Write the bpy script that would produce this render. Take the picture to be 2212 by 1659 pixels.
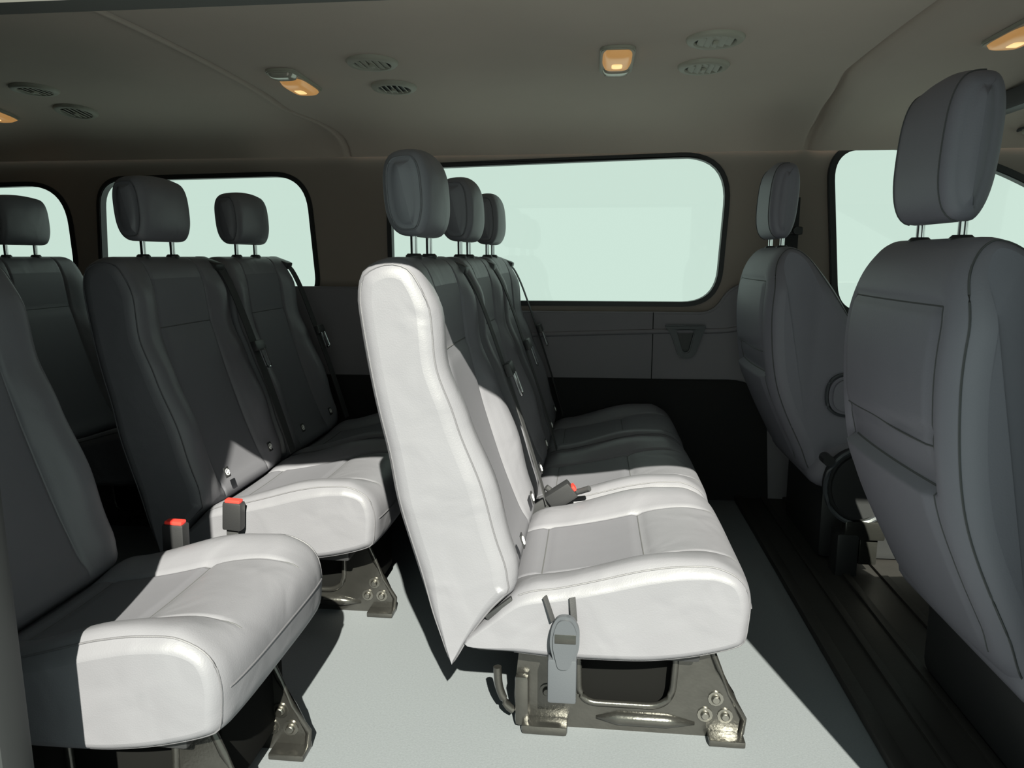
import bpy, bmesh, math, random
from mathutils import Vector, Matrix
random.seed(7)
for o in list(bpy.data.objects): bpy.data.objects.remove(o)
scene = bpy.context.scene
COL = scene.collection
H = 0.872                      # camera height above the van floor

# ------------------------------------------------------------------ camera
W_PX, H_PX, F_PX = 2212.0, 1659.0, 1600.0
cam_d = bpy.data.cameras.new('camera'); cam = bpy.data.objects.new('camera', cam_d); COL.objects.link(cam)
cam_d.sensor_fit = 'HORIZONTAL'; cam_d.sensor_width = 36.0; cam_d.lens = 36.0 * F_PX / W_PX
cam_d.clip_start = 0.02; cam_d.clip_end = 200
yaw, pitch = math.radians(6.2065), math.radians(9.7828)
cam.location = (0, 0, H)
cam.rotation_euler = (math.radians(90) - pitch, 0, yaw)
scene.camera = cam

# ------------------------------------------------------------------ world, sun, exposure
world = bpy.data.worlds.new('world'); scene.world = world; world.use_nodes = True
bg = world.node_tree.nodes['Background']
bg.inputs[0].default_value = (0.66, 0.82, 0.735, 1); bg.inputs[1].default_value = 1.0
sun_d = bpy.data.lights.new('sun', 'SUN'); sun = bpy.data.objects.new('sun', sun_d); COL.objects.link(sun)
sun_d.energy = 16.5; sun_d.angle = math.radians(0.55); sun_d.color = (1.0, 0.995, 0.83)
sun.rotation_euler = Vector((-0.25, 1.0, -0.80)).to_track_quat('-Z', 'Y').to_euler()
sun.location = (1, -3, 4)
scene.view_settings.view_transform = 'Standard'
scene.view_settings.look = 'None'
scene.view_settings.exposure = 0.0
scene.view_settings.gamma = 1.0
scene.view_settings.use_curve_mapping = False

# ------------------------------------------------------------------ materials
MATS = {}
def mat(name, col, rough=0.6, metal=0.0, bump=0.0, bscale=300, var=0.0, vscale=8, spec=0.5, coat=0.0, detail=2, wr=0.0):
    if name in MATS: return MATS[name]
    m = bpy.data.materials.new(name); m.use_nodes = True
    nt = m.node_tree; b = nt.nodes['Principled BSDF']
    b.inputs['Base Color'].default_value = (*col, 1); b.inputs['Roughness'].default_value = rough
    b.inputs['Metallic'].default_value = metal; b.inputs['Specular IOR Level'].default_value = spec
    if coat: b.inputs['Coat Weight'].default_value = coat
    tc = nt.nodes.new('ShaderNodeTexCoord')
    if var:
        n = nt.nodes.new('ShaderNodeTexNoise'); n.inputs['Scale'].default_value = vscale; n.inputs['Detail'].default_value = 4
        mx = nt.nodes.new('ShaderNodeMix'); mx.data_type = 'RGBA'
        mx.inputs[6].default_value = (*[c * (1 - var) for c in col], 1)
        mx.inputs[7].default_value = (*[min(1, c * (1 + var)) for c in col], 1)
        nt.links.new(tc.outputs['Object'], n.inputs['Vector']); nt.links.new(n.outputs['Fac'], mx.inputs[0])
        nt.links.new(mx.outputs[2], b.inputs['Base Color'])
    if bump:
        n2 = nt.nodes.new('ShaderNodeTexNoise'); n2.inputs['Scale'].default_value = bscale; n2.inputs['Detail'].default_value = detail
        bp = nt.nodes.new('ShaderNodeBump'); bp.inputs['Strength'].default_value = bump; bp.inputs['Distance'].default_value = 0.002
        nt.links.new(tc.outputs['Object'], n2.inputs['Vector']); nt.links.new(n2.outputs['Fac'], bp.inputs['Height'])
        if wr:
            n3 = nt.nodes.new('ShaderNodeTexNoise'); n3.inputs['Scale'].default_value = 11; n3.inputs['Detail'].default_value = 1.5; n3.inputs['Distortion'].default_value = 0.6
            b3 = nt.nodes.new('ShaderNodeBump'); b3.inputs['Strength'].default_value = wr; b3.inputs['Distance'].default_value = 0.02
            nt.links.new(tc.outputs['Object'], n3.inputs['Vector']); nt.links.new(n3.outputs['Fac'], b3.inputs['Height'])
            nt.links.new(b3.outputs['Normal'], bp.inputs['Normal'])
        nt.links.new(bp.outputs['Normal'], b.inputs['Normal'])
    MATS[name] = m
    return m
def emit(name, col, s, base=None):
    m = mat(name, base or col, 0.3)
    b = m.node_tree.nodes['Principled BSDF']
    b.inputs['Emission Color'].default_value = (*col, 1); b.inputs['Emission Strength'].default_value = s
    return m
def glass_mat():
    m = bpy.data.materials.new('window_glass'); m.use_nodes = True; nt = m.node_tree
    nt.nodes.remove(nt.nodes['Principled BSDF']); out = nt.nodes['Material Output']
    t = nt.nodes.new('ShaderNodeBsdfTransparent'); t.inputs[0].default_value = (0.97, 0.985, 0.975, 1)
    g = nt.nodes.new('ShaderNodeBsdfGlossy'); g.inputs['Roughness'].default_value = 0.02
    mx = nt.nodes.new('ShaderNodeMixShader'); mx.inputs[0].default_value = 0.03
    nt.links.new(t.outputs[0], mx.inputs[1]); nt.links.new(g.outputs[0], mx.inputs[2]); nt.links.new(mx.outputs[0], out.inputs[0])
    return m
LEATHER = mat('grey_leather', (0.138, 0.1355, 0.155), 0.46, wr=0.22, bump=0.12, bscale=420, var=0.04, vscale=14)
INSERT = mat('grey_leather_insert', (0.117, 0.115, 0.134), 0.6, bump=0.15, bscale=900, var=0.04, vscale=20)
SEAM = mat('seam_thread', (0.07, 0.07, 0.075), 0.7, bump=0.3, bscale=1500)
PIPE = mat('leather_piping', (0.098, 0.095, 0.108), 0.5, bump=0.3, bscale=1200)
FRONTL = mat('front_seat_leather', (0.172, 0.165, 0.200), 0.55, bump=0.12, bscale=420, var=0.05, vscale=12)
CHROME = mat('chrome', (0.75, 0.75, 0.76), 0.15, 1.0)
STEEL = mat('painted_steel', (0.088, 0.086, 0.082), 0.24, 0.85, bump=0.15, bscale=180, var=0.25, vscale=30)
BOLT = mat('zinc_bolt', (0.28, 0.27, 0.25), 0.32, 1.0)
BLACK = mat('black_plastic', (0.018, 0.018, 0.02), 0.45, bump=0.1, bscale=600)
GREYP = mat('grey_plastic', (0.052, 0.056, 0.066), 0.4, bump=0.1, bscale=600)
BELT = mat('belt_webbing', (0.025, 0.025, 0.028), 0.75, bump=0.4, bscale=900)
RED = mat('red_button', (0.75, 0.04, 0.03), 0.35)
WHITE = mat('white_print', (0.75, 0.75, 0.75), 0.5)
WALLUP = mat('pillar_trim_beige', (0.28, 0.235, 0.21), 0.85, bump=0.1, bscale=500, var=0.05, vscale=6)
WALLMID = mat('side_panel_grey', (0.205, 0.192, 0.215), 0.7, bump=0.15, bscale=500, var=0.06, vscale=6)
WALLLOW = mat('side_panel_black', (0.02, 0.02, 0.021), 0.85, spec=0.2, bump=0.1, bscale=400)
BPILLAR = mat('front_trim_grey', (0.15, 0.158, 0.168), 0.65, bump=0.12, bscale=500, var=0.05, vscale=6)
HEADL = mat('headliner_fabric', (0.56, 0.475, 0.42), 0.95, bump=0.15, bscale=500, var=0.04, vscale=5, spec=0.1)
VENT = mat('vent_plastic', (0.42, 0.40, 0.34), 0.55)
FLOOR = mat('vinyl_floor', (0.132, 0.142, 0.158), 0.7, bump=0.12, bscale=350, var=0.17, vscale=260)
MATB = mat('rubber_mat', (0.016, 0.014, 0.0135), 0.6, bump=0.2, bscale=120, var=0.35, vscale=12)
UNDER = mat('underseat_shade_black', (0.006, 0.006, 0.006), 0.9, spec=0.04)  # near-black colour standing in for the shade under the seats
HEADER = mat('header_trim', (0.055, 0.054, 0.05), 0.8)
DOORED = mat('door_edge_dark', (0.016, 0.017, 0.019), 0.6)
SEAL = mat('window_rubber', (0.015, 0.015, 0.017), 0.5)
GLASS = glass_mat()
LENS = emit('lamp_lens_lit', (1.0, 0.47, 0.13), 0.32, (0.5, 0.38, 0.22))
BULB = emit('lamp_bulb_glow', (1.0, 0.62, 0.25), 1.1, (0.8, 0.6, 0.35))
LENSC = mat('lamp_lens_clear', (0.55, 0.52, 0.45), 0.15, 0.3)

# ------------------------------------------------------------------ helpers
def link(name, me, parent=None, loc=None):
    o = bpy.data.objects.new(name, me); COL.objects.link(o)
    if parent is not None: o.parent = parent
    if loc is not None: o.location = loc
    return o
def tag(o, label, cat=None, group=None, kind=None):
    if label: o['label'] = label
    if cat: o['category'] = cat
    if group: o['group'] = group
    if kind: o['kind'] = kind
    return o
def thing(name, label, cat, loc, group=None):
    return tag(link(name, None, None, loc), label, cat, group)
def mesh(name, verts, faces, mats, parent=None, smooth=True, fm=None, loc=None, sharp=None):
    me = bpy.data.meshes.new(name); me.from_pydata([tuple(v) for v in verts], [], faces)
    for m in (mats if isinstance(mats, (list, tuple)) else [mats]): me.materials.append(m)
    bm = bmesh.new(); bm.from_mesh(me)
    bmesh.ops.recalc_face_normals(bm, faces=bm.faces)
    for i, f in enumerate(bm.faces):
        f.smooth = smooth
        if fm: f.material_index = fm[f.index]
    if sharp is not None:
        for e in bm.edges:
            if len(e.link_faces) == 2 and e.calc_face_angle(0) > sharp: e.smooth = False
    bm.to_mesh(me); bm.free()
    return link(name, me, parent, loc)
def bez(pts, n, closed=True):
    """Catmull-Rom resample of control points to n points."""
    P = [Vector(p) for p in pts]; m = len(P); out = []
    segs = m if closed else m - 1
    dense = []
    for s in range(segs):
        if closed: p0, p1, p2, p3 = P[(s - 1) % m], P[s], P[(s + 1) % m], P[(s + 2) % m]
        else: p0, p1, p2, p3 = P[max(s - 1, 0)], P[s], P[s + 1], P[min(s + 2, m - 1)]
        for k in range(12):
            t = k / 12
            dense.append(0.5 * ((2 * p1) + (p2 - p0) * t + (2 * p0 - 5 * p1 + 4 * p2 - p3) * t * t + (3 * p1 - p0 - 3 * p2 + p3) * t ** 3))
    if not closed: dense.append(P[-1].copy())
    pts2 = dense + ([dense[0]] if closed else [])
    L = [0]
    for a, b in zip(pts2, pts2[1:]): L.append(L[-1] + (b - a).length)
    cnt = n if closed else n - 1
    j = 0
    for i in range(n):
        d = L[-1] * i / cnt
        while j < len(L) - 2 and L[j + 1] < d: j += 1
        u = (d - L[j]) / max(L[j + 1] - L[j], 1e-9)
        out.append(pts2[j].lerp(pts2[j + 1], min(u, 1)))
    return out
def sst(x, a, b):
    t = max(0, min(1, (x - a) / (b - a))); return t * t * (3 - 2 * t)
def tube_data(pts, r, n=6, closed=False):
    pts = [Vector(p) for p in pts]; V = []; Fc = []
    m = len(pts)
    for i, p in enumerate(pts):
        a = pts[(i - 1) % m] if (closed or i > 0) else p
        b = pts[(i + 1) % m] if (closed or i < m - 1) else p
        t = (b - a).normalized()
        up = Vector((0, 0, 1)) if abs(t.z) < 0.9 else Vector((0, 1, 0))
        s = t.cross(up).normalized(); u = s.cross(t)
        rr = r[i] if isinstance(r, (list, tuple)) else r
        for k in range(n):
            an = 2 * math.pi * k / n
            V.append(p + (s * math.cos(an) + u * math.sin(an)) * rr)
    for i in range(m if closed else m - 1):
        for k in range(n):
            j = (i + 1) % m
            Fc.append((i * n + k, i * n + (k + 1) % n, j * n + (k + 1) % n, j * n + k))
    if not closed:
        Fc.append(tuple(range(n))); Fc.append(tuple((m - 1) * n + k for k in range(n)))
    return V, Fc
def tube(name, pts, r, m, parent=None, n=6, closed=False):
    V, Fc = tube_data(pts, r, n, closed); return mesh(name, V, Fc, m, parent, sharp=1.0)
def merge(*parts):
    V = []; Fc = []
    for v, f in parts:
        o = len(V); V += list(v); Fc += [tuple(i + o for i in q) for q in f]
    return V, Fc
def box_data(c, s, rot=None):
    c = Vector(c); V = []
    for x in (-1, 1):
        for y in (-1, 1):
            for z in (-1, 1):
                p = Vector((x * s[0] / 2, y * s[1] / 2, z * s[2] / 2))
                if rot is not None: p = rot @ p
                V.append(c + p)
    return V, [(0, 1, 3, 2), (4, 6, 7, 5), (0, 4, 5, 1), (2, 3, 7, 6), (0, 2, 6, 4), (1, 5, 7, 3)]
def bevel_obj(o, w, seg=2):
    bm = bmesh.new(); bm.from_mesh(o.data)
    bmesh.ops.bevel(bm, geom=[e for e in bm.edges if len(e.link_faces) == 2 and e.calc_face_angle(0) > 0.5], offset=w, segments=seg, affect='EDGES', profile=0.6)
    for f in bm.faces: f.smooth = True
    for e in bm.edges:
        if len(e.link_faces) == 2 and e.calc_face_angle(0) > 0.9: e.smooth = False
    bm.to_mesh(o.data); bm.free(); return o
def box(name, c, s, m, parent=None, bev=0.004, rot=None, seg=2):
    V, Fc = box_data(c, s, rot); o = mesh(name, V, Fc, m, parent, smooth=False)
    return bevel_obj(o, bev, seg) if bev else o
def prism(name, poly, y0, y1, m, parent=None, bev=0.0, holes=(), axis='Y', smooth=False):
    """Plate from an outline (a,b) with holes, extruded along axis between y0 and y1."""
    cu = bpy.data.curves.new('tmp', 'CURVE'); cu.dimensions = '2D'; cu.fill_mode = 'BOTH'; cu.extrude = abs(y1 - y0) / 2
    for lp in [poly] + list(holes):
        sp = cu.splines.new('POLY'); sp.points.add(len(lp) - 1); sp.use_cyclic_u = True
        for q, p in zip(sp.points, lp): q.co = (p[0], p[1], 0, 1)
    t = bpy.data.objects.new('tmp', cu); COL.objects.link(t)
    bpy.context.view_layer.update()
    me = bpy.data.meshes.new_from_object(t.evaluated_get(bpy.context.evaluated_depsgraph_get()))
    bpy.data.objects.remove(t); bpy.data.curves.remove(cu)
    mid = (y0 + y1) / 2
    for v in me.vertices:
        a, b, c = v.co
        v.co = (a, mid + c, b) if axis == 'Y' else ((mid + c, a, b) if axis == 'X' else (a, b, mid + c))
    me.materials.clear(); me.materials.append(m)
    bm = bmesh.new(); bm.from_mesh(me)
    bmesh.ops.remove_doubles(bm, verts=bm.verts, dist=1e-5)
    bmesh.ops.recalc_face_normals(bm, faces=bm.faces)
    if bev:
        es = [e for e in bm.edges if len(e.link_faces) == 2 and e.calc_face_angle(0) > 1.2]
        bmesh.ops.bevel(bm, geom=es, offset=bev, segments=2, affect='EDGES')
    for f in bm.faces: f.smooth = True
    for e in bm.edges:
        if len(e.link_faces) == 2 and e.calc_face_angle(0) > 0.6: e.smooth = False
    bm.to_mesh(me); bm.free(); me.name = name
    return link(name, me, parent)
def rround(poly, r, n=6):
    """Round the corners of a polygon; r scalar or list."""
    out = []; m = len(poly)
    for i in range(m):
        p = Vector(poly[i]); a = Vector(poly[i - 1]); b = Vector(poly[(i + 1) % m])
        rr = r[i] if isinstance(r, (list, tuple)) else r
        da = (a - p); db = (b - p); q = min(rr, da.length * 0.49, db.length * 0.49)
        A = p + da.normalized() * q; B = p + db.normalized() * q
        for k in range(n + 1):
            t = k / n; out.append((A * (1 - t) ** 2 + p * 2 * t * (1 - t) + B * t * t))
    return [(v[0], v[1]) for v in out]
def inset_loop(lp, d):
    P = [Vector((p[0], p[1])) for p in lp]; m = len(P); out = []
    area = sum(P[i].x * P[(i + 1) % m].y - P[(i + 1) % m].x * P[i].y for i in range(m))
    sg = 1 if area > 0 else -1
    for i in range(m):
        t = (P[(i + 1) % m] - P[i - 1]).normalized(); nrm = Vector((-t.y, t.x)) * sg
        out.append(P[i] + nrm * d)
    return out

class Pillow:
    """Upholstered body: a closed side outline (x,z) lofted over its width with rounded, flat-ended sides."""
    def __init__(s, outline, width, edge, N=72, fn=None, vs=None, dome=0.006, taper=None, insw=None, ey=1.0, flat=False):
        s.base = bez([(p[0], p[1]) for p in outline], N); s.N = N; s.w = width / 2
        hw = s.w; vs = vs or [i / 8 for i in range(-8, 9)]
        K = 7; lim = (hw - edge * ey) / hw; s.flat = flat
        inner = [(v * hw, 0.0) for v in vs if abs(v) < lim - 1e-4]
        # k=0 ring sits at the start of the rounding, last ring near the side face
        s.st = [(-hw + edge * ey * (1 - math.sin(th)), edge * (1 - math.cos(th))) for th in [math.pi / 2 * (1 - k / K) for k in range(K + 1)]][0:K + 1] + inner
        s.st += [(-y, i) for y, i in s.st[:K + 1]][::-1]
        s.K = K; s.rings = []
        nrm = []
        B = s.base
        for i in range(N):
            t = (B[(i + 1) % N] - B[i - 1]).normalized(); nrm.append(Vector((t.y, -t.x)))
        area = sum(B[i].x * B[(i + 1) % N].y - B[(i + 1) % N].x * B[i].y for i in range(N))
        if area < 0: nrm = [-q for q in nrm]
        s.nrm = nrm
        for y, ins in s.st:
            v = y / hw; ring = []
            for i in range(N):
                p = B[i] - nrm[i] * ins * (insw(B[i].x, B[i].y) if insw else 1)
                x, z = p.x, p.y
                yy = y
                if fn: x, z = fn(x, z, v, nrm[i], i)
                if taper: yy = y * taper(z)
                ring.append(Vector((x, yy, z)))
            s.rings.append(ring)
        s.dome = dome
    def build(s, name, mats, parent, fmf=None):
        V = []; Fc = []; fm = []; N = s.N
        for r in s.rings: V += r
        M = len(s.rings)
        for j in range(M - 1):
            for i in range(N):
                Fc.append((j * N + i, j * N + (i + 1) % N, (j + 1) * N + (i + 1) % N, (j + 1) * N + i))
                fm.append(fmf((s.st[j][0] + s.st[j + 1][0]) / 2 / s.w, i, s) if fmf else 0)
        for side, j in ((-1, 0), (1, M - 1)):
            if s.flat: Fc.append(tuple(j * N + i for i in range(N))); fm.append(0); continue
            ring = s.rings[j]; c = sum(ring, Vector()) / N; prev = j * N
            far = max(ring, key=lambda p: (p - c).length); opp = max(ring, key=lambda p: (p - far).length)
            ax = (far - opp).normalized()
            tg = [c + ax * (ax.dot(p - c) * 0.80) for p in ring]
            for q, sc in enumerate((0.85, 0.6, 0.3, 0.0)):
                b = len(V)
                for p, tt in zip(ring, tg):
                    w = tt.lerp(p, sc); w.y += side * s.dome * (1 - sc * sc); V.append(w)
                for i in range(N): Fc.append((prev + i, prev + (i + 1) % N, b + (i + 1) % N, b + i)); fm.append(0)
                prev = b
        me = bpy.data.meshes.new(name); me.from_pydata([tuple(v) for v in V], [], Fc)
        for m in mats: me.materials.append(m)
        me.polygons.foreach_set('material_index', fm); me.polygons.foreach_set('use_smooth', [True] * len(Fc))
        me.update()
        bm = bmesh.new(); bm.from_mesh(me); bmesh.ops.recalc_face_normals(bm, faces=bm.faces)
        for f in bm.faces:
            if len(f.verts) > 8:
                for e in f.edges: e.smooth = False
        bm.to_mesh(me); bm.free()
        return link(name, me, parent)
    def station(s, v):
        return min(range(len(s.st)), key=lambda j: abs(s.st[j][0] / s.w - v))
    def around(s, j, i0=0, i1=None, out=0.0):
        i1 = s.N if i1 is None else i1
        return [s.rings[j][i % s.N] + Vector((s.nrm[i % s.N].x, 0, s.nrm[i % s.N].y)) * out for i in range(i0, i1)]
    def across(s, i, v0, v1, out=0.0):
        return [r[i] + Vector((s.nrm[i].x, 0, s.nrm[i].y)) * out for r, (y, ins) in zip(s.rings, s.st) if v0 <= y / s.w <= v1]
    def idx(s, fn):
        return min(range(s.N), key=lambda i: fn(s.base[i].x, s.base[i].y, s.nrm[i]))

# ------------------------------------------------------------------ shell of the van
YF, YN = 2.70, 0.86                       # far and near side wall planes
X0, X1 = -3.0, 2.15                       # rear and front ends
Z = lambda r: r + H                       # height relative to the camera -> absolute
def struct(o, label=None):
    o['kind'] = 'structure'
    if label: o['label'] = label
    return o
struct(mesh('floor', *(lambda d: (d[0], d[1]))(box_data(((X0 + X1) / 2, (YF + 0.70) / 2, -0.03), (X1 - X0, YF - 0.70 + 0.1, 0.06))), FLOOR, smooth=False), 'pale grey vinyl floor of the van, sunlit by the open door')

win1 = rround([(-0.74, Z(-0.165)), (0.435, Z(-0.165)), (0.46, Z(0.345)), (-0.74, Z(0.312))], [0.10, 0.12, 0.17, 0.09], 10)
win2 = rround([(-1.885, Z(-0.16)), (-1.02, Z(-0.165)), (-1.05, Z(0.295)), (-1.86, Z(0.283))], [0.10, 0.10, 0.13, 0.10], 10)
win3 = rround([(-2.75, Z(-0.10)), (-1.985, Z(-0.10)), (-2.0, Z(0.272)), (-2.75, Z(0.255))], [0.08, 0.10, 0.16, 0.08], 10)
win4 = rround([(0.84, Z(-0.20)), (1.95, Z(-0.20)), (1.95, Z(-0.02)), (1.30, Z(0.305)), (1.02, Z(0.372)), (0.785, Z(0.365))], [0.10, 0.05, 0.05, 0.12, 0.15, 0.12], 10)
wall = prism('wall_far', [(X0, 0), (X1, 0), (X1, Z(0.52)), (X0, Z(0.52))], YF, YF + 0.028, WALLUP, holes=[win1, win2, win3, win4])
struct(wall, 'beige trimmed side wall on the driver side')
for n, lp, lab in ((1, win1, 'large side window beside the middle bench'), (2, win2, 'side window behind the two rear headrests'),
                   (3, win3, 'rearmost side window at the left'), (4, win4, 'driver door window behind the front seats')):
    wo = struct(prism('window_%d' % n, lp, YF + 0.012, YF + 0.016, GLASS), lab)
    ring = prism('window_seal', inset_loop(lp, -0.012), YF - 0.010, YF + 0.03, SEAL, wo, bev=0.003, holes=[inset_loop(lp, 0.005 if n < 4 else 0.012)])

# headliner: curved section swept along the van, with two transverse joints
sec = [(0.88, 0.288), (0.885, 0.31), (0.91, 0.34), (0.97, 0.385), (1.06, 0.435), (1.18, 0.472), (1.35, 0.493), (1.6, 0.503), (1.85, 0.506), (2.1, 0.503), (2.3, 0.497), (2.43, 0.486), (2.53, 0.468), (2.60, 0.445), (2.65, 0.413), (2.675, 0.38), (2.688, 0.352)]
sec = [(p[0], p[1]) for p in bez(sec, 60, closed=False)]
def gshift(x, y):
    a = 0.15 * sst(y, 2.45, 2.70) * max(0, 1 - abs(x + 1.03) / 0.7)
    b = (0.035 * sst(y, 2.2, 2.5) - 0.02 * sst(y, 2.62, 2.7)) * max(0, 1 - abs(x - 0.69) / 0.5)
    return a + b
def groove(x):
    g = 0
    for c, w, d in ((-1.03, 0.008, 0.016), (0.69, 0.009, 0.022)):
        g += d * math.exp(-((x - c) / w) ** 2) 
    g -= 0.012 * sst(x, 0.695, 0.735) + 0.006 * sst(x, -1.04, -1.07) * 0
    g += 0.010 * (1 - sst(x, -1.075, -1.035))
    return g
xs = sorted(set([X0 + i * 0.15 for i in range(int((X1 - X0) / 0.15) + 1)] + [X1] + [c + d for c in (-1.03, 0.69) for d in (-.06, -.045, -.03, -.02, -.014, -.009, -.005, 0, .005, .009, .014, .02, .03, .045, .06)]))
V = []; Fc = []
for x in xs:
    for k, (y, z) in enumerate(sec):
        a = sec[max(k - 1, 0)]; b = sec[min(k + 1, len(sec) - 1)]
        t = Vector((b[0] - a[0], b[1] - a[1])).normalized(); nn = Vector((-t.y, t.x))
        g = groove(x) * (0.3 + 0.7 * sst(y, 0.9, 1.1)) * (1 - 0.5 * sst(y, 2.66, 2.69))
        V.append((x + gshift(x, y), y + nn.x * g, Z(z) + nn.y * g))
n = len(sec)
for i in range(len(xs) - 1):
    for k in range(n - 1): Fc.append((i * n + k, i * n + k + 1, (i + 1) * n + k + 1, (i + 1) * n + k))
struct(mesh('ceiling', V, Fc, HEADL), 'beige fabric headliner with transverse panel joints')
struct(mesh('trim_1', *box_data(((X0 + X1) / 2, 0.865, Z(0.345)), (X1 - X0, 0.04, 0.115)), HEADER, smooth=False), 'pale header trim over the open sliding door')
# near side: door posts and body, rear and front ends
struct(box('trim_2', (-0.868, 0.725, Z(-0.10)), (0.40, 0.05, 1.55), DOORED, bev=0.012), 'dark door edge post at the left of the picture')
struct(mesh('wall_near_rear', *box_data(((X0 - 0.765) / 2, 0.80, Z(-0.10)), (-0.765 - X0, 0.09, 1.58)), WALLLOW, smooth=False), 'closed side wall beside the rear rows')
nwin = rround([(0.90, Z(-0.15)), (1.9, Z(-0.15)), (1.9, Z(0.0)), (1.35, Z(0.30)), (0.90, Z(0.31))], 0.08, 6)
struct(prism('wall_near_front', [(0.575, -0.06), (X1, -0.06), (X1, Z(0.42)), (0.575, Z(0.42))], 0.80, 0.88, BPILLAR, holes=[nwin]), 'front passenger door and pillar')
struct(prism('window_5', nwin, 0.838, 0.842, GLASS), 'front passenger door window')
struct(mesh('wall_rear', *box_data((X0 - 0.03, (YF + 0.8) / 2, Z(-0.17)), (0.06, YF - 0.7, 1.5)), WALLLOW, smooth=False), 'closed rear end of the van')
shield = rround([(1.0, Z(-0.15)), (2.56, Z(-0.15)), (2.5, Z(0.40)), (1.06, Z(0.40))], 0.1, 6)
struct(prism('wall_front', [(0.80, 0), (2.75, 0), (2.75, Z(0.55)), (0.80, Z(0.55))], X1, X1 + 0.06, BPILLAR, holes=[shield], axis='X'), 'dashboard end of the van')
struct(prism('window_6', shield, X1 + 0.028, X1 + 0.032, GLASS, axis='X'), 'windshield')

# far wall trim panels
pan = rround([(-1.9, Z(-0.45)), (0.80, Z(-0.45)), (0.80, Z(-0.085)), (0.53, Z(-0.085)), (0.47, Z(-0.115)), (0.42, Z(-0.195)), (-0.70, Z(-0.195)), (-0.80, Z(-0.11)), (-1.9, Z(-0.11))], [0, 0, 0, 0.04, 0.04, 0.06, 0.1, 0.05, 0], 6)
p = struct(prism('trim_3', pan, 2.655, 2.70, WALLMID, bev=0.006), 'grey plastic side panel under the windows')
tube('panel_ledge', bez([(-0.4, 2.655, Z(-0.285)), (0.0, 2.655, Z(-0.270)), (0.22, 2.655, Z(-0.262)), (0.42, 2.655, Z(-0.258)), (0.50, 2.655, Z(-0.25)), (0.56, 2.655, Z(-0.22)), (0.575, 2.655, Z(-0.16))], 40, closed=False), 0.009, WALLMID, p, n=8)
box('panel_joint', (0.213, 2.655, Z(-0.32)), (0.003, 0.004, 0.25), WALLLOW, p, bev=0)
low = rround([(-1.9, 0.0), (0.64, 0.0), (0.61, Z(-0.43)), (-1.9, Z(-0.44))], [0, 0.02, 0.13, 0], 8)
struct(prism('trim_4', low, 2.64, 2.70, WALLLOW, bev=0.004), 'black carpeted lower side panel')
bp = rround([(0.52, 0.0), (0.83, 0.0), (0.83, Z(-0.44)), (0.52, Z(-0.44))], 0.03, 5)
struct(prism('trim_5', bp, 2.645, 2.70, WALLMID, bev=0.008), 'grey lower pillar trim behind the driver seat')
dp = rround([(0.80, 0.05), (2.1, 0.05), (2.1, Z(-0.20)), (0.86, Z(-0.20)), (0.80, Z(-0.12))], 0.03, 5)
struct(prism('door_1', dp, 2.63, 2.70, BPILLAR, bev=0.01), 'grey driver door panel')
V, Fc = merge(*[box_data((x, 1.75, z / 2 + 0.002), (w, 1.86, z)) for x, w, z in ((0.535, 0.03, 0.020), (1.3, 1.5, 0.010), (0.62, 0.02, 0.018), (0.70, 0.02, 0.018), (0.80, 0.02, 0.018))])
struct(bevel_obj(mesh('trim_6', V, Fc, MATB, smooth=False), 0.004), 'black ribbed rubber flooring behind the front seats')

# pull handle on the side panel: a rim of plastic around a V-shaped recess
t = thing('pull_handle', 'dark V-shaped pull handle recess in the grey side panel', 'handle', (0.325, 2.655, Z(-0.30)))
rim = rround([(-0.075, 0.062), (0.072, 0.062), (0.060, 0.030), (0.030, -0.055), (-0.020, -0.055), (-0.050, 0.030)], [0.012, 0.012, 0.02, 0.025, 0.025, 0.02], 6)
prism('rim', rim, -0.022, 0.002, GREYP, t, bev=0.004, holes=[rround([(-0.033, 0.045), (0.030, 0.045), (0.012, -0.032), (-0.008, -0.032)], 0.012, 5)])
prism('recess', rround([(-0.04, 0.05), (0.04, 0.05), (0.02, -0.04), (-0.015, -0.04)], 0.01, 4), -0.004, 0.002, BLACK, t)

# ------------------------------------------------------------------ seats
BACK = [(-0.240, 0.150), (-0.262, 0.205), (-0.284, 0.262), (-0.315, 0.364), (-0.338, 0.448), (-0.352, 0.531), (-0.368, 0.603), (-0.382, 0.675), (-0.396, 0.761), (-0.400, 0.812), (-0.386, 0.852), (-0.340, 0.871), (-0.295, 0.858),
        (-0.272, 0.810), (-0.264, 0.750), (-0.256, 0.690), (-0.232, 0.595), (-0.205, 0.505), (-0.177, 0.420), (-0.146, 0.340), (-0.128, 0.300), (-0.134, 0.284), (-0.168, 0.250), (-0.206, 0.202), (-0.232, 0.160)]
def interp(x, tab):
    if x <= tab[0][0]: return tab[0][1]
    for (a, b), (c, d) in zip(tab, tab[1:]):
        if x <= c: t = sst(x, a, c); return b + (d - b) * t
    return tab[-1][1]
SV = [-.93, -.87, -.8, -.74, -.68, -.62, -.58, -.555, -.54, -.53, -.52, -.505, -.48, -.44, -.36, -.24, -.12, 0, .12, .24, .36, .44, .48, .505, .52, .53, .54, .555, .58, .62, .68, .74, .8, .87, .93]
AMP = [(0.28, 0.010), (0.36, 0.028), (0.48, 0.040), (0.60, 0.027), (0.69, 0.013), (0.77, 0.016), (0.85, 0.0)]
ZSEAM = 0.695
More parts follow.
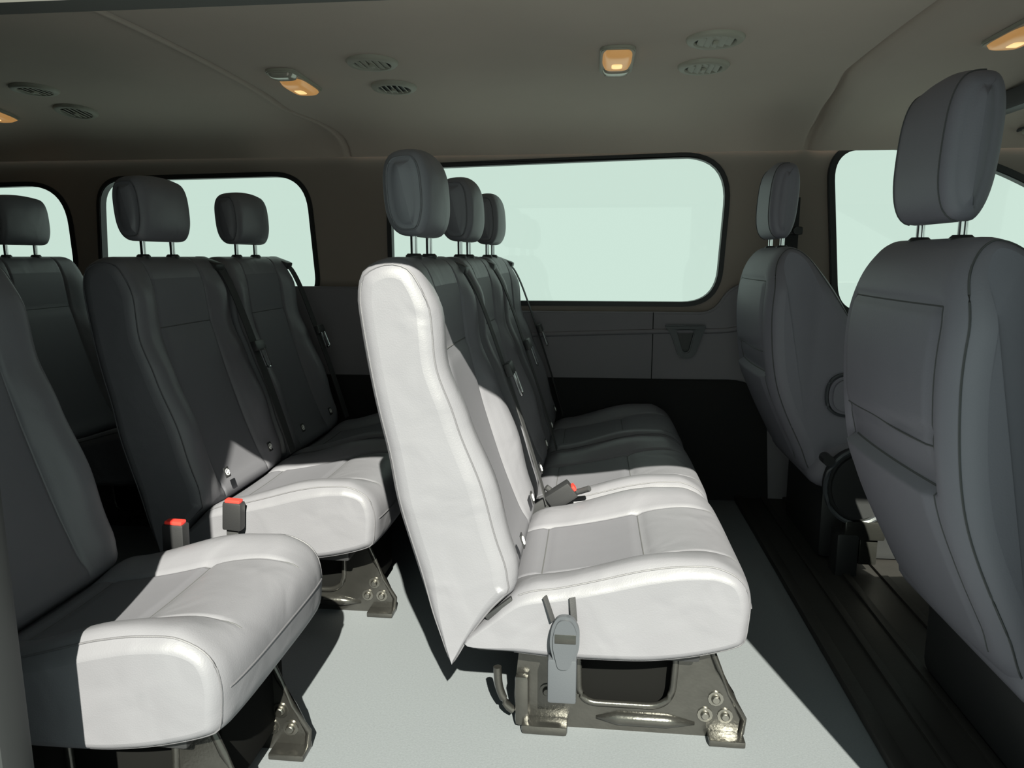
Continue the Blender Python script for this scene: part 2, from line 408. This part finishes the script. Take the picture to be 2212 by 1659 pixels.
def back_fn(x, z, v, n, i):
    w = max(0, n.x) ** 0.6 if z > 0.27 else 0
    if w:
        a = abs(v)
        bol = sst(a, 0.5, 0.75) * (1 - 0.35 * sst(a, 0.86, 1.0)) * interp(z, AMP)
        cen = -0.010 * (1 - a * a)
        gr = -0.006 * math.exp(-((a - 0.53) / 0.014) ** 2)
        hs = -0.006 * math.exp(-((z - ZSEAM) / 0.006) ** 2) * (1 - sst(a, 0.53, 0.56)) + 0.006 * (1 - sst(a, 0.45, 0.53)) * sst(z, 0.45, 0.69) * (1 - sst(z, 0.69, 0.70))
        k = w * sst(z, 0.28, 0.33)
        x += (bol + cen + gr + hs) * k
    return x, z
CUSH = [(-0.212, 0.188), (-0.185, 0.183), (-0.135, 0.178), (-0.054, 0.172), (0.05, 0.172), (0.12, 0.176), (0.19, 0.188), (0.253, 0.206), (0.278, 0.222), (0.284, 0.255), (0.285, 0.290), (0.276, 0.322), (0.252, 0.343), (0.205, 0.351), (0.15, 0.345), (0.10, 0.332),
        (0.03, 0.314), (-0.05, 0.298), (-0.115, 0.288), (-0.145, 0.270), (-0.180, 0.236), (-0.208, 0.210), (-0.219, 0.198)]
def cush_fn(x, z, v, n, i):
    a = abs(v)
    w = max(0, n.y) ** 0.6 if z > 0.24 and x > -0.15 else 0
    if w:
        bol = sst(a, 0.48, 0.78) * (1 - 0.6 * sst(a, 0.86, 1.0)) * interp(x, [(-0.15, 0.004), (-0.08, 0.016), (0.08, 0.028), (0.20, 0.014), (0.27, 0.0)])
        cen = -0.008 * (1 - a * a)
        gr = -0.005 * math.exp(-((a - 0.53) / 0.014) ** 2) * sst(x, -0.15, -0.11) * (1 - sst(x, 0.22, 0.27))
        hs = -(0.006 * math.exp(-((x - 0.105) / 0.007) ** 2) + 0.004 * math.exp(-((x + 0.085) / 0.006) ** 2)) * (1 - sst(a, 0.52, 0.57))
        z += (bol + cen + gr + hs) * w
    x -= 0.010 * max(0, n.x) * a ** 4
    return x, z
def oval(cx, cz, a, b, n=24, tilt=0.0, p=2.6):
    out = []
    for k in range(n):
        t = 2 * math.pi * k / n; c, s = math.cos(t), math.sin(t)
        x = a * abs(c) ** (2 / p) * (1 if c >= 0 else -1); z = b * abs(s) ** (2 / p) * (1 if s >= 0 else -1)
        out.append((cx + x * math.cos(tilt) - z * math.sin(tilt), cz + x * math.sin(tilt) + z * math.cos(tilt)))
    return out

def make_headrest(par, cx, cz, hx, hz, width, m, tilt, ps, ztop, front=False):
    def fn(x, z, v, n, i):
        x -= 0.012 * v * v * max(0, n.x); z -= 0.010 * v * v * max(0, n.y) * (1.6 if front else 1)
        return x, z
    P = Pillow(oval(cx, cz, hx, hz, 28, tilt, 2.7), width, 0.019, N=64, fn=fn, dome=0.007)
    h = P.build('headrest', [m], par)
    if front:
        q0 = P.idx(lambda x, z, n: abs(n.x) + (1 if n.y < 0 else 0)); q1 = P.idx(lambda x, z, n: abs(n.x) + (1 if n.y > 0 else 0))
        for j in (P.K, len(P.st) - 1 - P.K): tube('piping', P.around(j, min(q0, q1), max(q0, q1), 0.0002), 0.0014, SEAM, h)
    else:
        for j in (2, len(P.st) - 3): tube('piping', P.around(j, 0, 64), 0.0020, PIPE, h, closed=True)
    for s in (-1, 1):
        b = cz - hz + 0.02
        tube('headrest_post', [(cx, s * ps / 2, ztop - 0.02), (cx, s * ps / 2, b)], 0.0065, CHROME, h, n=10)
        V, Fc = tube_data([(cx, s * ps / 2, ztop - 0.015), (cx, s * ps / 2, ztop + 0.007), (cx, s * ps / 2, ztop + 0.011)], [0.016, 0.016, 0.012], 12)
        mesh('post_guide', V, Fc, BLACK, h, sharp=0.6)
    return h

def buckle(par, loc, tilt=0.0, name='belt_buckle', rz=0.0, rb=0.036):
    R = Matrix.Rotation(tilt, 3, 'Y') @ Matrix.Rotation(rz, 3, 'Z')
    b = box(name, loc, (0.044, 0.026, 0.066), BLACK, par, 0.005, R)
    c = Vector(loc) + R @ Vector((0, 0, 0.034))
    box('release_button', c, (rb, 0.019, 0.010), RED, b, 0.003, R)
    c = Vector(loc) + R @ Vector((-0.002, 0, -0.055))
    box('stalk', c, (0.028, 0.006, 0.06), BELT, b, 0.002, R)
    return b

def make_belt(par, y, P):
    """Webbing hanging in front of the shoulder, with its tongue, in the gap on the far side."""
    path = [(-0.300, 0.848), (-0.278, 0.830), (-0.252, 0.78), (-0.222, 0.70), (-0.195, 0.62), (-0.168, 0.54), (-0.130, 0.42), (-0.098, 0.31)]
    pts = bez(path, 40, closed=False); V = []; Fc = []
    hw = 0.019
    for i, q in enumerate(pts):
        t = (pts[min(i + 1, 39)] - pts[max(i - 1, 0)]).normalized(); nn = Vector((t.y, -t.x)) * 0.0012
        for sx, s in ((-1, -1), (-1, 1), (1, 1), (1, -1)): V.append((q.x + nn.x * sx, y + s * hw, q.y + nn.y * sx))
    for i in range(39):
        for k in range(4): Fc.append((i * 4 + k, i * 4 + (k + 1) % 4, (i + 1) * 4 + (k + 1) % 4, (i + 1) * 4 + k))
    b = mesh('seat_belt', V, Fc, BELT, par, sharp=0.8)
    box('belt_guide', (-0.312, y - 0.008, 0.850), (0.070, 0.052, 0.026), BLACK, b, 0.008, Matrix.Rotation(math.radians(20), 3, 'Y'))
    R = Matrix.Rotation(math.radians(-20), 3, 'Y')
    c = Vector((-0.184, y, 0.622)); box('tongue_grip', c, (0.016, 0.058, 0.030), BLACK, b, 0.005, R)
    c2 = c + R @ Vector((0.006, 0, -0.040))
    V, Fc = tube_data([c2 + R @ Vector((0, a, h)) for a, h in ((-0.014, 0.028), (-0.014, -0.022), (-0.006, -0.026), (0.006, -0.026), (0.014, -0.022), (0.014, 0.028))], 0.0032, 6)
    mesh('latch_plate', V, Fc, CHROME, b, sharp=1.0)
    return b

LEGP = rround([(-0.128, 0.012), (-0.10, 0.0), (0.225, 0.0), (0.286, 0.0), (0.288, 0.040), (0.236, 0.138), (0.215, 0.195), (-0.12, 0.195), (-0.134, 0.06)], [0.012, 0.005, 0.005, 0.006, 0.02, 0.03, 0.01, 0.01, 0.01], 5)
LEGH = rround([(-0.012, 0.053), (0.157, 0.053), (0.164, 0.180), (-0.016, 0.180)], [0.035, 0.045, 0.04, 0.03], 8)
def make_leg(par, y):
    l = prism('leg', LEGP, y - 0.0025, y + 0.0025, STEEL, par, holes=[LEGH])
    tube('hole_flange', [(x, y - 0.002, z) for x, z in LEGH], 0.0065, STEEL, l, n=8, closed=True)
    V, Fc = tube_data([(0.02, y - 0.001, 0.024), (0.06, y - 0.003, 0.026), (0.15, y - 0.003, 0.026), (0.20, y - 0.001, 0.024)], [0.004, 0.013, 0.013, 0.004], 12); mesh('beam_bulge', V, Fc, STEEL, l)
    tube('edge_flange', [(0.284, y - 0.004, 0.012), (0.287, y - 0.004, 0.04), (0.262, y - 0.004, 0.09), (0.238, y - 0.004, 0.138), (0.218, y - 0.004, 0.19)], 0.006, STEEL, l, n=8)
    box('foot_pad', (0.255, y - 0.012, 0.007), (0.064, 0.045, 0.012), STEEL, l, 0.003)
    box('rear_foot', (-0.075, y - 0.016, 0.010), (0.085, 0.040, 0.018), STEEL, l, 0.006)
    box('rear_upright', (-0.118, y - 0.012, 0.058), (0.026, 0.022, 0.10), STEEL, l, 0.008)
    tube('hook', bez([(-0.165, y - 0.004, 0.115), (-0.162, y - 0.004, 0.075), (-0.148, y - 0.004, 0.040), (-0.135, y - 0.004, 0.028)], 10, closed=False), 0.008, STEEL, l, n=8)
    for bx_, bz_ in ((0.236, 0.077), (0.218, 0.044), (0.254, 0.044), (-0.072, 0.072)):
        V, Fc = tube_data([(bx_, y + 0.002, bz_), (bx_, y - 0.005, bz_), (bx_, y - 0.005, bz_), (bx_, y - 0.009, bz_), (bx_, y - 0.011, bz_)], [0.014, 0.014, 0.0085, 0.008, 0.006], 12)
        mesh('bolt', V, Fc, BOLT if bx_ > 0 else STEEL, l, sharp=0.7)
    box('spec_sticker', (0.075, y - 0.003, 0.168), (0.085, 0.001, 0.018), WHITE, l, 0) if y < 0 else None
    return l

def anchor_tag(par, loc, rot):
    R = Matrix.Rotation(rot, 3, 'Y')
    t = box('anchor_tag', loc, (0.0025, 0.021, 0.026), BLACK, par, 0.0008, R)
    c = Vector(loc) + R @ Vector((0.0018, 0, 0))
    tube('tag_ring', [c + R @ Vector((0, 0.0075 * math.cos(a), 0.0075 * math.sin(a))) for a in [k * math.pi / 8 for k in range(16)]], 0.0011, WHITE, t, n=5, closed=True)
    V, Fc = tube_data([c + R @ Vector((0, -0.002, -0.003)), c + R @ Vector((0, 0.0015, 0.0005)), c + R @ Vector((0, 0.003, 0.0035))], [0.002, 0.0025, 0.0015], 6)
    mesh('tag_symbol', V, Fc, WHITE, t)

def make_seat(label, X, Y, width=0.46, legs=(), belt=True, tags=True, group=None, side_strap=False, buckle_at=None, far=False):
    s = thing('passenger_seat', label, 'seat', (X, Y, 0), group)
    B = Pillow(BACK, width - 0.005, 0.034, N=96, fn=back_fn, vs=SV, flat=True, ey=1.15, insw=lambda x, z: 0.15 + 0.85 * sst(z, 0.15, 0.34), taper=lambda z: 1 - 0.05 * sst(z, 0.6, 0.9))
    fmf = lambda v, i, P: 1 if abs(v) < 0.53 and P.nrm[i].x > 0.35 and 0.29 < P.base[i].y < 0.83 else 0
    b = B.build('backrest', [LEATHER, INSERT], s, fmf)
    ifr = B.idx(lambda x, z, n: abs(z - 0.33) + (1 if n.x < 0 else 0)); ito = B.idx(lambda x, z, n: abs(z - 0.84) + (1 if n.x < 0 else 0))
    lo, hi = min(ifr, ito), max(ifr, ito)
    for v in (-0.53, 0.53): tube('seam', B.around(B.station(v), lo, hi, -0.0005), 0.0013, SEAM, b)
    i = B.idx(lambda x, z, n: abs(z - ZSEAM) + (1 if n.x < 0 else 0)); tube('seam', B.across(i, -0.53, 0.53), 0.0014, SEAM, b)
    # stitched edge seams of the side panels
    K = B.K
    for j in (3, len(B.st) - 4): tube('piping', B.around(j, 0, 96, 0.0003), 0.0018, PIPE, b, closed=True)
    if tags:
        for ty in (-0.125, 0.125): anchor_tag(b, (-0.1215 if ty < 0 else -0.124, ty, 0.352), math.radians(-18))
    C = Pillow(CUSH, width, 0.019, N=96, fn=cush_fn, vs=SV, flat=True, ey=1.9, insw=lambda x, z: 0.3 + 0.7 * sst(x, -0.22, -0.10))
    fmc = lambda v, i, P: 1 if abs(v) < 0.53 and P.nrm[i].y > 0.4 and P.base[i].x < 0.105 else 0
    c = C.build('cushion', [LEATHER, INSERT], s, fmc)
    i0 = C.idx(lambda x, z, n: abs(x - 0.268) + (1 if n.y < 0.2 else 0)); i1 = C.idx(lambda x, z, n: abs(x + 0.12) + (1 if n.y < 0 else 0))
    lo, hi = min(i0, i1), max(i0, i1)
    for v in (-0.53, 0.53): tube('seam', C.around(C.station(v), lo, hi, -0.0005), 0.0013, SEAM, c)
    for xx in (0.105, -0.085):
        i = C.idx(lambda x, z, n: abs(x - xx) + (1 if n.y < 0 else 0)); tube('seam', C.across(i, -0.53, 0.53), 0.0014, SEAM, c)
    i = C.idx(lambda x, z, n: abs(z - 0.275) + (1 if n.x < 0 else 0)); tube('seam', C.across(i, -0.90, 0.90, 0.0003), 0.0015, PIPE, c)
    ok = [i for i in range(96) if C.base[i].x > -0.13]
    for j in (4, len(C.st) - 5): tube('piping', C.around(j, ok[0], ok[-1] + 1, 0.0003), 0.0016, PIPE, c)
    make_headrest(s, -0.33, Z(0.115), 0.047, 0.079, 0.215, LEATHER, 0.06, 0.128, 0.866)
    if belt: make_belt(s, width / 2 - 0.010, B)
    box('frame_pan', (0.0, 0, 0.178), (0.40, width - 0.08, 0.030), BLACK, s, 0.006)
    for ly in legs: make_leg(s, ly)
    if legs and legs[0] < 0: box('under_seat_shade_box', (0.075, 0, 0.108), (0.30, abs(legs[0]) * 1.72, 0.14), UNDER, s, 0.006)  # added box: dark shade behind the leg hole, hides the sunlit floor
    if buckle_at: buckle(s, *buckle_at)
    return s

g2 = 'seats of the middle bench'; g3 = 'seats of the rear two-seat bench'
near = make_seat('sunlit grey leather seat nearest the open door, in the middle bench', 0.0, 1.425, legs=(-0.155, 0.17), group=g2)
# release strap and plastic cover on the near side of that seat
for x0_, x1_ in ((-0.073, -0.058), (-0.026, -0.022)):
    V, Fc = box_data((0, 0, 0), (1, 1, 1)); pts = [(x0_, -0.233, 0.296), (x1_, -0.240, 0.255)]
    R = None
    a = Vector(pts[0]); b_ = Vector(pts[1]); d = b_ - a
    q = d.to_track_quat('Z', 'Y').to_matrix(); box('strap_loop', (a + b_) / 2, (0.012, 0.003, d.length), BELT, near, 0.0008, q)
gp = prism('strap_grip', rround([(-0.060, 0.250), (-0.050, 0.272), (-0.024, 0.272), (-0.012, 0.250), (-0.012, 0.215), (-0.026, 0.172), (-0.052, 0.172), (-0.063, 0.22)], 0.012, 5), -0.262, -0.242, GREYP, near, bev=0.005)
box('grip_ribs', (-0.036, -0.2625, 0.234), (0.036, 0.002, 0.016), STEEL, gp, 0.0008)
box('hinge_bracket', (-0.152, -0.214, 0.258), (0.060, 0.010, 0.016), BLACK, near, 0.002, Matrix.Rotation(math.radians(-40), 3, 'Y'))
box('anchor_cover', (-0.041, -0.245, 0.152), (0.050, 0.026, 0.082), GREYP, near, 0.005)
box('spec_label', (0.095, -0.162, 0.162), (0.088, 0.002, 0.020), WHITE, near, 0)
buckle(near, (-0.065, 0.215, 0.330), math.radians(55), rz=0.2, rb=0.014)
tube('buckle_strap', bez([(-0.10, 0.225, 0.345), (-0.07, 0.23, 0.325), (-0.03, 0.225, 0.335), (0.0, 0.21, 0.350)], 14, closed=False), 0.007, BELT, near, n=8)
make_seat('middle seat of the middle bench, half in shade, behind the sunlit one', 0.0, 1.905, legs=(), group=g2)
make_seat('far seat of the middle bench, against the side wall', 0.0, 2.385, legs=(0.15,), group=g2)
make_seat('near seat of the rear two-seat bench, dark backrest and sunlit cushion edge', -0.76, 1.787, legs=(-0.11,), group=g3, buckle_at=((-0.045, -0.252, 0.290), math.radians(4)))
make_seat('far seat of the rear two-seat bench, in shade beside the wall', -0.76, 2.268, legs=(0.12,), group=g3)
make_seat('single seat at the left edge, shaded backrest and half sunlit cushion', -0.775, 1.08, width=0.41, legs=(-0.13, 0.07), belt=False, tags=False, buckle_at=((-0.03, 0.222, 0.325), math.radians(2)))
make_seat('dark rearmost seat at the far left below the small window', -1.53, 2.27, legs=(-0.1,), belt=False, tags=False)

# ------------------------------------------------------------------ front seats
FB = [(0.075, Z(-0.575)), (0.02, Z(-0.49)), (-0.045, Z(-0.34)), (-0.068, Z(-0.18)), (-0.062, Z(-0.06)), (-0.040, Z(0.0)), (0.0, Z(0.025)), (0.045, Z(0.008)), (0.095, Z(-0.05)),
      (0.160, Z(-0.14)), (0.225, Z(-0.25)), (0.275, Z(-0.37)), (0.29, Z(-0.47)), (0.26, Z(-0.56)), (0.17, Z(-0.60))]
def fb_fn(x, z, v, n, i):
    a = abs(v); r = z - H
    if n.x < -0.1:
        k = min(1, -n.x * 1.3)
        d = -0.012 * a * a
        inside = 1 - sst(a, 0.70, 0.80)
        d -= 0.0
        dx = 0
        dx += 0.007 * math.exp(-((r + 0.062) / 0.006) ** 2) * inside           # top seam of the panel
        dx += 0.006 * math.exp(-((r + 0.245 + 0.02 * v) / 0.006) ** 2) * inside
        pk = -0.310
        dx += (0.015 * sst(r, pk - 0.004, pk + 0.004) * (1 - sst(r, pk + 0.004, pk + 0.09))) * inside   # pocket mouth
        dx -= 0.006 * sst(r, pk - 0.10, pk) * (1 - sst(r, pk, pk + 0.004)) * inside
        dx += 0.006 * math.exp(-((a - 0.75) / 0.02) ** 2) * sst(r, -0.55, -0.5) * (1 - sst(r, -0.08, -0.05))
        x += (dx - d) * k
    elif n.x > 0.2:
        x -= 0.05 * (1 - a * a) * sst(r, -0.6, -0.3) * (1 - sst(r, -0.2, 0.0))
    return x, z
FC = [(0.10, Z(-0.60)), (0.30, Z(-0.615)), (0.52, Z(-0.60)), (0.60, Z(-0.56)), (0.61, Z(-0.50)), (0.57, Z(-0.45)), (0.45, Z(-0.44)), (0.3, Z(-0.455)), (0.15, Z(-0.47)), (0.08, Z(-0.53))]
def front_seat(label, X, Y, sc):
    s = thing('front_seat', label, 'seat', (X, Y, H * (1 - sc)), 'front seats'); s.scale = (sc, sc, sc)
    zs = [-1 + 0.05 * k for k in range(1, 40)]
    B = Pillow(FB, 0.44, 0.042, N=160, fn=fb_fn, vs=zs, flat=True, ey=1.3, insw=lambda x, z: 0.35 + 0.65 * sst(Z(0.03) - z, 0.0, 0.12) * sst(z - Z(-0.60), 0.0, 0.10), taper=lambda z: 1 - 0.22 * sst(z - H, -0.10, 0.03) - 0.06 * (1 - sst(z - H, -0.62, -0.45)))
    b = B.build('backrest', [FRONTL], s)
    for j in (3, len(B.st) - 4): tube('piping', B.around(j, 0, 160, 0.0003), 0.0016, SEAM, b, closed=True)
    for v in (-0.75, 0.75):
        i0 = B.idx(lambda x, z, n: abs(z - Z(-0.54)) + (1 if n.x > 0 else 0)); i1 = B.idx(lambda x, z, n: abs(z - Z(-0.05)) + (1 if n.x > 0 else 0))
        tube('seam', B.around(B.station(v), min(i0, i1), max(i0, i1)), 0.0014, SEAM, b)
    for r in (-0.062, -0.245):
        i = B.idx(lambda x, z, n: abs(z - Z(r)) + (1 if n.x > 0 else 0)); tube('seam', B.across(i, -0.75, 0.75), 0.0014, SEAM, b)
    i = B.idx(lambda x, z, n: abs(z - Z(-0.307)) + (1 if n.x > 0 else 0)); tube('pocket_edge', B.across(i, -0.74, 0.74), 0.0022, SEAM, b)
    Pillow(FC, 0.48, 0.05, N=72, dome=0.01).build('cushion', [FRONTL], s)
    make_headrest(s, 0.005, Z(0.150), 0.041, 0.103, 0.19, FRONTL, -0.06, 0.135, Z(0.018), True)
    zb = -H * (1 - sc) / sc; box('pedestal', (0.33, 0, (0.27 + zb) / 2 + 0.006), (0.42, 0.36, 0.26 - zb), BLACK, s, 0.02)
    return s
ps = front_seat('large front passenger seat seen from behind at the right edge', 0.57, 1.335, 1.14)
ds = front_seat('smaller front driver seat seen from behind beside the side wall', 0.53, 2.30, 1.06)
# fittings on the inboard side of the driver seat
arm = prism('armrest_mount', rround([(0.105, Z(-0.400)), (0.25, Z(-0.400)), (0.25, Z(-0.300)), (0.105, Z(-0.300))], 0.05, 10), -0.240, -0.205, FRONTL, ds, bev=0.008)
tube('mount_rim', [(x, -0.224, z) for x, z in inset_loop(rround([(0.105, Z(-0.400)), (0.25, Z(-0.400)), (0.25, Z(-0.300)), (0.105, Z(-0.300))], 0.05, 10), -0.004)], 0.005, GREYP, arm, closed=True)
rc = prism('recliner_cover', [(0.18 + 0.082 * math.cos(a), Z(-0.575) + 0.095 * math.sin(a)) for a in [k * math.pi / 16 for k in range(32)]], -0.290, -0.235, BLACK, ds, bev=0.012)
tube('cover_rim', [(0.18 + 0.084 * math.cos(a), -0.283, Z(-0.575) + 0.097 * math.sin(a)) for a in [k * math.pi / 16 for k in range(32)]], 0.006, GREYP, rc, closed=True)
V, Fc = tube_data([(0.095, -0.262, Z(-0.505)), (0.095, -0.30, Z(-0.505))], 0.014, 12); mesh('recliner_knob', V, Fc, BLACK, ds, sharp=0.7)
box('slide_bracket', (0.20, -0.265, Z(-0.690)), (0.10, 0.05, 0.05), STEEL, ds, 0.006)
box('track_cover', (0.16, -0.262, Z(-0.765)), (0.055, 0.06, 0.13), BLACK, ds, 0.008)
box('track_bracket', (0.215, -0.258, Z(-0.750)), (0.045, 0.04, 0.07), STEEL, ds, 0.004)
# driver's belt on the pillar
t = thing('driver_seat_belt', 'dark seat belt and guide on the pillar behind the driver headrest', 'seat belt', (0.665, 2.66, Z(0.0)))
V, Fc = merge(box_data((0.0, -0.01, 0.10), (0.045, 0.004, 0.19)), box_data((0.02, -0.012, -0.16), (0.05, 0.004, 0.40), Matrix.Rotation(math.radians(-9), 3, 'Y')))
mesh('webbing', V, Fc, BELT, t, smooth=False)
box('guide', (0.005, -0.014, 0.085), (0.060, 0.022, 0.028), BLACK, t, 0.008)
box('height_adjuster', (-0.004, -0.006, 0.17), (0.03, 0.016, 0.10), BLACK, t, 0.008)
V, Fc = tube_data([(0.012, -0.010, 0.085), (0.012, -0.038, 0.085)], 0.013, 12); mesh('anchor_bolt', V, Fc, BLACK, t, sharp=0.7)

# ------------------------------------------------------------------ ceiling fittings
def ceil_z(y):
    for (a, b), (c, d) in zip(sec, sec[1:]):
        if a <= y <= c: return Z(b + (d - b) * (y - a) / max(c - a, 1e-9)), math.atan2(d - b, c - a)
    return Z(0.5), 0
def vent(label, x, y, open_=0.0, r=0.068):
    z, sl = ceil_z(y)
    if x > 0.70: z += -0.012
    if x < -1.05: z += 0.010
    t = thing('air_vent', label, 'air vent', (x, y, z), 'round ceiling air vents'); t.rotation_euler.x = sl
    prof = [(r, 0.002), (r, -0.004), (r * 0.92, -0.010), (r * 0.74, -0.011), (r * 0.70, -0.006), (r * 0.70, 0.004)]
    V = []; Fc = []; n = 32
    for k in range(n):
        a = 2 * math.pi * k / n
        for q, h in prof: V.append((q * math.cos(a), q * math.sin(a), h))
    m = len(prof)
    for k in range(n):
        for q in range(m - 1): Fc.append((k * m + q, k * m + q + 1, ((k + 1) % n) * m + q + 1, ((k + 1) % n) * m + q))
    mesh('ring', V, Fc, VENT, t, sharp=0.8)
    cyl = [(r * 0.70 * math.cos(2 * math.pi * k / n), r * 0.70 * math.sin(2 * math.pi * k / n)) for k in range(n)]
    prism('duct', cyl, -0.0035, -0.001, BLACK, t, axis='Z')
    ri = r * 0.66
    for k in (-2, -1, 0, 1, 2):
        xx = k * ri * 0.36; hl = math.sqrt(max(ri * ri - xx * xx, 0))
        box('louvre', (xx, 0, -0.0075), (ri * (0.36 if open_ < 0.5 else 0.14), 2 * hl * 0.97, 0.003), VENT, t, 0.0008, Matrix.Rotation(math.radians(14 + 30 * open_), 3, 'Y'))
    box('tab', (0, 0, -0.012), (0.012, 0.020, 0.007), VENT, t, 0.002)
    return t
vent('closed round ceiling vent left of centre, the one nearer the top edge', -0.588, 2.01, 0.0)
vent('open round ceiling vent with dark slots, just below its closed neighbour', -0.60, 2.27, 1.0)
vent('round ceiling air vent nearest the top edge, right of the middle lamp', 0.275, 1.895, 0.0)
vent('round ceiling air vent just below another, right of the middle lamp', 0.282, 2.135, 0.3)
vent('dark round air vent at the left edge of the ceiling, upper one', -1.722, 2.23, 0.2)
vent('dark round air vent at the far left, lower one near the window', -1.763, 2.47, 0.2)
def lamp(label, x, y, lx=0.088, ly=0.25, flip=1):
    z, sl = ceil_z(y)
    if x > 0.70: z -= 0.012
    if x < -1.05: z += 0.010
    t = thing('dome_lamp', label, 'lamp', (x, y, z), 'lit ceiling lamps'); t.rotation_euler.x = sl
    ol = rround([(-lx / 2, -ly / 2), (lx / 2, -ly / 2), (lx / 2, ly / 2), (-lx / 2, ly / 2)], 0.035, 6)
    prism('housing', ol, -0.010, 0.002, VENT, t, bev=0.003, axis='Z')
    def lens(name, y0, y1, m, h, wf=0.42):
        V = []; Fc = []; n = 12; nn = 12
        for i in range(n + 1):
            for k in range(nn + 1):
                u, v = i / n * 2 - 1, k / nn * 2 - 1
                e = (1 - abs(u) ** 4) * (1 - abs(v) ** 4)
                sx = 1 - 0.25 * abs(v) ** 4
                V.append((u * lx * wf * sx, (y0 + y1) / 2 + v * (y1 - y0) / 2, -0.010 - h * e ** 0.5))
        for i in range(n):
            for k in range(nn): Fc.append((i * (nn + 1) + k, (i + 1) * (nn + 1) + k, (i + 1) * (nn + 1) + k + 1, i * (nn + 1) + k + 1))
        return mesh(name, V, Fc, m, t)
    a, b = (-ly * 0.20, ly * 0.46)
    if flip < 0: a, b = -b, -a
    lens('lit_lens', a, b, LENS, 0.016)
    m_ = a * 0.45 + b * 0.55; lens('bulb_glow', m_ - ly * 0.13, m_ + ly * 0.13, BULB, 0.0185, 0.22)
    lens('clear_lens', -ly * 0.46 if flip > 0 else ly * 0.22, -ly * 0.22 if flip > 0 else ly * 0.46, LENSC, 0.012)
    return t
lamp('lit amber ceiling lamp at the left, beside the panel joint', -0.865, 2.17)
lamp('lit amber ceiling lamp at the middle of the roof', 0.05, 2.05, flip=-1)
lamp('ceiling lamp at the upper right corner over the front seats', 0.935, 1.84, 0.09, 0.26)
lamp('faint amber ceiling lamp at the left edge of the picture', -2.06, 2.42)
t = thing('sun_visor', 'pale folded sun visor at the right edge behind the passenger headrest', 'visor', (1.42, 2.42, Z(0.37)))
box('panel', (0, 0, 0), (0.16, 0.40, 0.022), VENT, t, 0.010, Matrix.Rotation(math.radians(18), 3, 'Y'), 3)
tube('hinge_rod', [(-0.07, -0.20, 0.03), (-0.07, 0.24, 0.03)], 0.006, GREYP, t, n=8)
struct(box('trim_7', (1.20, 1.80, Z(0.445)), (0.05, 1.5, 0.06), GREYP, bev=0.015), 'dark edge of the overhead shelf at the front')
